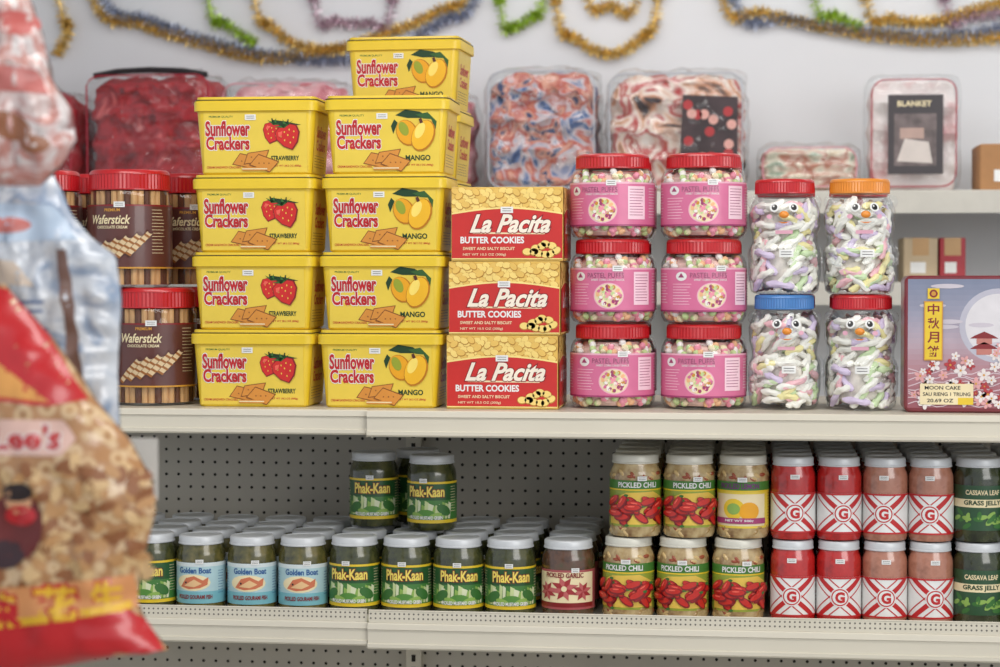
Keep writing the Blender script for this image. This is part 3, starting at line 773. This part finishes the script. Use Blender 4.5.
# =============================================== TINSEL
def tinsel(name,pts,m,y=WY-.019,r=.021,dens=.0022):
    Q=[P(u,(v if v!=-70 else -238),y) for u,v in pts]
    path=[]
    for i in range(len(Q)-1):
        p0,p1,p2,p3=Q[max(i-1,0)],Q[i],Q[i+1],Q[min(i+2,len(Q)-1)]
        n=max(2,int((p2-p1).length/dens))
        for k in range(n):
            t=k/n; path.append(.5*((2*p1)+(-p0+p2)*t+(2*p0-5*p1+4*p2-p3)*t*t+(-p0+3*p1-3*p2+p3)*t**3))
    mb=MB(); mb.tube(path[::8]+[path[-1]],.002,m,5)
    vs=[];fs=[]
    for i,p in enumerate(path[:-1]):
        d=(path[i+1]-p).normalized(); ref=Vector((0,1,0)); a=d.cross(ref).normalized(); b=d.cross(a)
        for k in range(5):
            t=i*.5+k*1.257+RN.uniform(-.3,.3); dr=a*math.cos(t)+b*math.sin(t)+d*RN.uniform(-.4,.4)
            L=r*RN.uniform(.6,1.1); w=d*.0011+b*RN.uniform(-.0006,.0006)
            o=len(vs); e=p+dr*L
            if e.y>WY-.0005: e.y=WY-.0005
            if e.z>2.899: e.z=2.899
            vs+= [p-w,p+w,e+w*.7,e-w*.7]; fs.append([o,o+1,o+2,o+3])
    mb.add(vs,fs,m); obj(name,mb.mesh('tinsel'))
TG=mat('tinsel_gold',(214,180,100),.33,metal=.75,var=.3,scale=80); TS=mat('tinsel_silver',(158,166,186),.33,metal=.75,var=.3,scale=80)
TGR=mat('tinsel_green',(160,190,66),.33,metal=.7,var=.25,scale=80); TP=mat('tinsel_rose',(196,172,184),.33,metal=.7,var=.25,scale=80)
for n,m,pts in (
 ('tinsel_garland',TS,[(60,-70),(100,-12),(150,20),(235,48),(320,60),(385,52),(440,22),(480,-14),(520,-70)]),
 ('tinsel_garland',TG,[(50,-70),(90,-8),(140,24),(205,44),(262,58),(330,50),(385,34),(440,10),(470,-20),(500,-70)]),
 ('tinsel_garland',TG,[(230,-70),(254,-4),(272,26),(300,46),(345,50)]),
 ('tinsel_garland',TGR,[(180,-70),(208,-2),(224,22),(256,44)]),
 ('tinsel_garland',TP,[(290,-70),(314,2),(335,20),(368,22),(392,4),(410,-70)]),
 ('tinsel_garland',TG,[(20,-70),(58,-5),(68,28),(56,56)]),
 ('tinsel_garland',TGR,[(480,-70),(500,4),(514,26),(532,16),(544,-10),(560,-70)]),
 ('tinsel_garland',TG,[(540,-70),(556,4),(576,38),(610,54),(640,38),(658,0),(670,-70)]),
 ('tinsel_garland',TG,[(560,-70),(585,-12),(610,4),(640,-8),(680,-70)]),
 ('tinsel_garland',TS,[(700,-70),(735,0),(785,18),(850,30),(915,36),(970,34),(1020,22)]),
 ('tinsel_garland',TG,[(690,-70),(722,-4),(760,12),(820,26),(880,36),(940,40),(1020,36)]),
 ('tinsel_garland',TGR,[(790,-70),(815,-2),(832,14),(862,28)]),
 ('tinsel_garland',TG,[(840,-70),(866,0),(890,18),(930,22),(975,10),(1020,-4)]),
 ('tinsel_garland',TP,[(920,-70),(945,2),(970,16),(1020,8)]),
): tinsel(n,pts,m)
# =============================================== FOREGROUND SNACK BAGS ON RACK
def bag(name,rows,yy,thick,m,art=None,seal=None,sd=0,wr=.006,nx=44,ny=70):
    v0,v1=rows[0][0],rows[-1][0]
    def ext(v):
        for i in range(len(rows)-1):
            if v<=rows[i+1][0]:
                t=(v-rows[i][0])/(rows[i+1][0]-rows[i][0]); t=max(0,t)
                return rows[i][1]*(1-t)+rows[i+1][1]*t, rows[i][2]*(1-t)+rows[i+1][2]*t
        return rows[-1][1:]
    def bul(u,v):
        a,b=ext(v); s=(u-a)/max(1,b-a); s=min(1,max(0,s)); t=min(1,max(0,(v-v0)/(v1-v0)))
        e=max(0,1-abs(2*s-1)**2.4)**.6*max(0,1-abs(2*t-1)**4)**.7
        w=noise.noise(Vector((u*.03+sd,v*.02,sd)))*1.0+noise.noise(Vector((u*.09+sd,v*.05,sd+5)))*.5+.35*math.sin(v*.22+3*noise.noise(Vector((u*.03,v*.01,sd))))*abs(2*s-1)**2
        return e*thick+w*wr*(.25+e)
    def pt(u,v,l=0,side=1):
        y=yy-side*max(.0012,bul(u,v)+.0012)-l
        q=P(u,v,yy); return (q.x,y,q.z)
    mb=MB()
    for side in(1,-1):
        vs=[];fs=[]
        for j in range(ny+1):
            v=v0+(v1-v0)*j/ny; a,b=ext(v)
            for i in range(nx+1):
                vs.append(pt(a+(b-a)*i/nx,v,0,side))
        for j in range(ny):
            for i in range(nx): o=j*(nx+1)+i; fs.append([o,o+1,o+nx+2,o+nx+1])
        mb.add(vs,fs,m)
    if art: art.emit(mb,lambda x,y,l:pt(x,y,l+.0006),sx=6,sy=6,u=1,lh=.0003)
    return obj(name,mb.mesh(name,60))
rack=bpy.data.objects.new('snack_display_rack',None); scene.collection.objects.link(rack)
YR=-1.36
film_p=pmat('film_peanut_print',[(140,88,54),(196,152,104),(222,192,150),(180,130,84)],'dist',55,.3,coat=.6,bump=.1)
film_s=pmat('film_silver',[(110,118,134),(170,178,190),(214,218,224),(140,158,184),(214,210,206)],'noise',11,.22,coat=.7,bump=.3,distort=1.5)
film_k=pmat('film_pink',[(176,130,120),(226,208,204),(196,124,112),(228,220,218),(150,100,96)],'noise',22,.25,coat=.7,bump=.3,distort=1)
fr=mat('film_red',(196,26,34),.3,coat=.5); fy=mat('film_yellow',(236,186,50),.35)
a=Art()
a.poly([(-100,285),(8,288),(50,335),(92,398),(60,404),(0,396),(-100,390)],fr,1)
a.poly([(-100,350),(0,352),(62,400),(0,392),(-100,392)],mat('film_gold',(226,160,84),.35),2)
a.poly([(-100,412),(75,418),(88,436),(76,452),(-100,450)],mat('film_blush',(230,190,176),.35),2)
a.text("Lee's",42,434,62,22,fr,3,bold=.03,flipy=True,outline=.07,om=WHITE)
pn=[mat('nut_a',(190,142,92),.5),mat('nut_b',(214,178,128),.5),mat('nut_c',(146,92,54),.5)]
for i in range(170):
    u=RN.uniform(-60,150); v=RN.uniform(456,590)
    r=RN.uniform(0,180); a.ell(u,v,9,5,pn[i%3],2+(i%5),rot=r,n=10); 
a.ell(34,520,27,34,mat('film_figure',(110,36,34),.4),8); a.ell(36,496,13,13,mat('film_face',(214,160,120),.4),10); a.ell(22,548,20,14,mat('film_figure2',(60,34,40),.4),9); a.ell(38,510,16,10,fr,11); a.ell(36,487,15,9,mat('film_hair',(40,26,26),.4),11)
a.poly([(-80,588),(138,572),(140,606),(-80,622)],mat('film_orange',(220,150,96),.4),8)
a.text('辣',14,603,36,34,fy,10,bold=.03,flipy=True,outline=.09,om=fr); a.text('花',70,597,36,34,fy,10,bold=.03,flipy=True,outline=.09,om=fr); a.text('生',116,592,26,30,fy,10,bold=.03,flipy=True,outline=.09,om=fr)
a.poly([(-90,636),(134,606),(150,622),(166,648),(120,655),(0,674),(-90,690)],fr,11)
a.poly([(-90,628),(134,598),(136,606),(-90,637)],fy,9)
bag('peanut_snack_bag',[(284,-100,6),(300,-100,18),(335,-100,50),(375,-100,80),(400,-100,96),(440,-96,130),(480,-92,152),(510,-90,156),(550,-88,146),(600,-88,136),(625,-90,148),(650,-90,169),(655,-90,120),(690,-90,-60)],YR-.06,.05,film_p,a,sd=1,wr=.007)
a=Art()
a.poly([(-80,200),(60,206),(84,240),(-80,246)],mat('film_lightblue',(178,196,216),.3),1)
a.poly([(66,250),(76,250),(96,400),(84,400)],mat('film_brown',(120,90,80),.4),1)
lines(a,10,60,300,-9,6,mat('film_blueink',(90,110,150),.4),2,3)
a.poly([(-40,250),(30,262),(48,286),(-40,280)],mat('film_cream2',(222,206,190),.3),2); a.ell(20,226,22,8,mat('film_roseink',(190,110,104),.4),2)
bag('puffed_snack_bag',[(168,-80,50),(190,-80,62),(215,-80,72),(238,-80,92),(256,-80,116),(300,-80,122),(370,-80,118),(430,-80,120),(455,-80,112)],YR+.09,.045,film_s,a,sd=9,wr=.016)
a=Art()
a.poly([(-60,60),(44,72),(56,96),(-60,90)],mat('film_rose',(200,116,110),.35),1)
a.ell(20,128,24,13,mat('film_brown2',(160,104,74),.4),1,rot=20); a.ell(26,26,16,12,mat('film_redpale',(196,96,90),.4),1); a.ell(44,146,14,9,mat('film_brown2',(160,104,74),.4),1)
bag('prawn_cracker_bag',[(-60,-70,20),(-20,-70,24),(40,-70,44),(80,-70,52),(110,-70,72),(140,-70,76),(165,-70,62),(186,-70,40)],YR-.02,.04,film_k,a,sd=4,wr=.016)
mb=MB(); YC=YR+.16
p0=P(124,438,YC);p1=P(158,500,YC)
mb.box(p0.x,p1.x,YC-.001,YC+.0005,p1.z,p0.z,mat('tag_card',(222,220,214),.6)); mb.box(p0.x+.004,p1.x-.004,YC-.0016,YC-.001,p1.z+.02,p1.z+.024,BLACK); mb.box(p0.x+.004,p1.x-.012,YC-.0016,YC-.001,p1.z+.034,p1.z+.038,BLACK)
obj('price_card',mb.mesh('price_card'),parent=rack)
mb=MB(); wire=mat('wire_chrome',(150,150,152),.3,metal=.8)
px=P(-150,300,YR).x
for dx in(0,-.35):
    mb.tube([(px+dx,YR+.02,.02),(px+dx,YR+.02,2.0)],.011,wire,10)
mb.tube([(px-.5,YR+.02,.02),(px+.25,YR+.02,.02)],.012,wire,8)
for dx in(0,-.35): mb.tube([(px+dx,YR-.25,.014),(px+dx,YR+.3,.014)],.012,wire,8)
for v in(-90,150,275,425,):
    z=P(0,v,YR).z
    mb.tube([(px-.35,YR+.04,z),(px+.015,YR+.04,z)],.004,wire,6)
for (u,v,yy) in((-30,-66,YR-.02),(-30,162,YR+.09),(-40,280,YR-.06)):
    q=P(u,v,yy); mb.tube([(px,YR+.02,q.z+.006),(q.x-.01,yy,q.z+.005),(q.x,yy,q.z+.0),(q.x+.006,yy,q.z+.008)],.0025,wire,6)
q=P(140,440,YC); mb.tube([(px-.1,YC+.003,q.z-.004),(q.x,YC+.003,q.z-.004)],.002,wire,6); mb.tube([(px,YR+.02,q.z-.004),(px,YC+.003,q.z-.004)],.003,wire,6)
obj('wire_frame',mb.mesh('wire_frame'),parent=rack)
# =============================================== LIGHT
w=bpy.data.worlds.new('world'); scene.world=w; w.use_nodes=True
w.node_tree.nodes['Background'].inputs[0].default_value=(.88,.93,1,1); w.node_tree.nodes['Background'].inputs[1].default_value=.76
def area(name,loc,tgt,sx,sy,pw,c=(1,1,1)):
    l=bpy.data.lights.new(name,'AREA'); l.shape='RECTANGLE'; l.size=sx; l.size_y=sy; l.energy=pw; l.color=c
    o=bpy.data.objects.new(name,l); scene.collection.objects.link(o); o.location=loc
    o.rotation_euler=(Vector(tgt)-Vector(loc)).to_track_quat('-Z','Y').to_euler(); return o
area('window_light',(2.2,-3.4,2.4),(-.3,0,1.2),2.4,1.6,60,(1,.98,.95))
area('ceiling_light',(-.4,-1.0,2.85),(-.4,-.2,1.0),2.2,.8,34,(1,.98,.95))
area('ceiling_light_back',(.2,1.0,2.85),(.2,1.6,1.6),3,.5,22,(1,.99,.97))
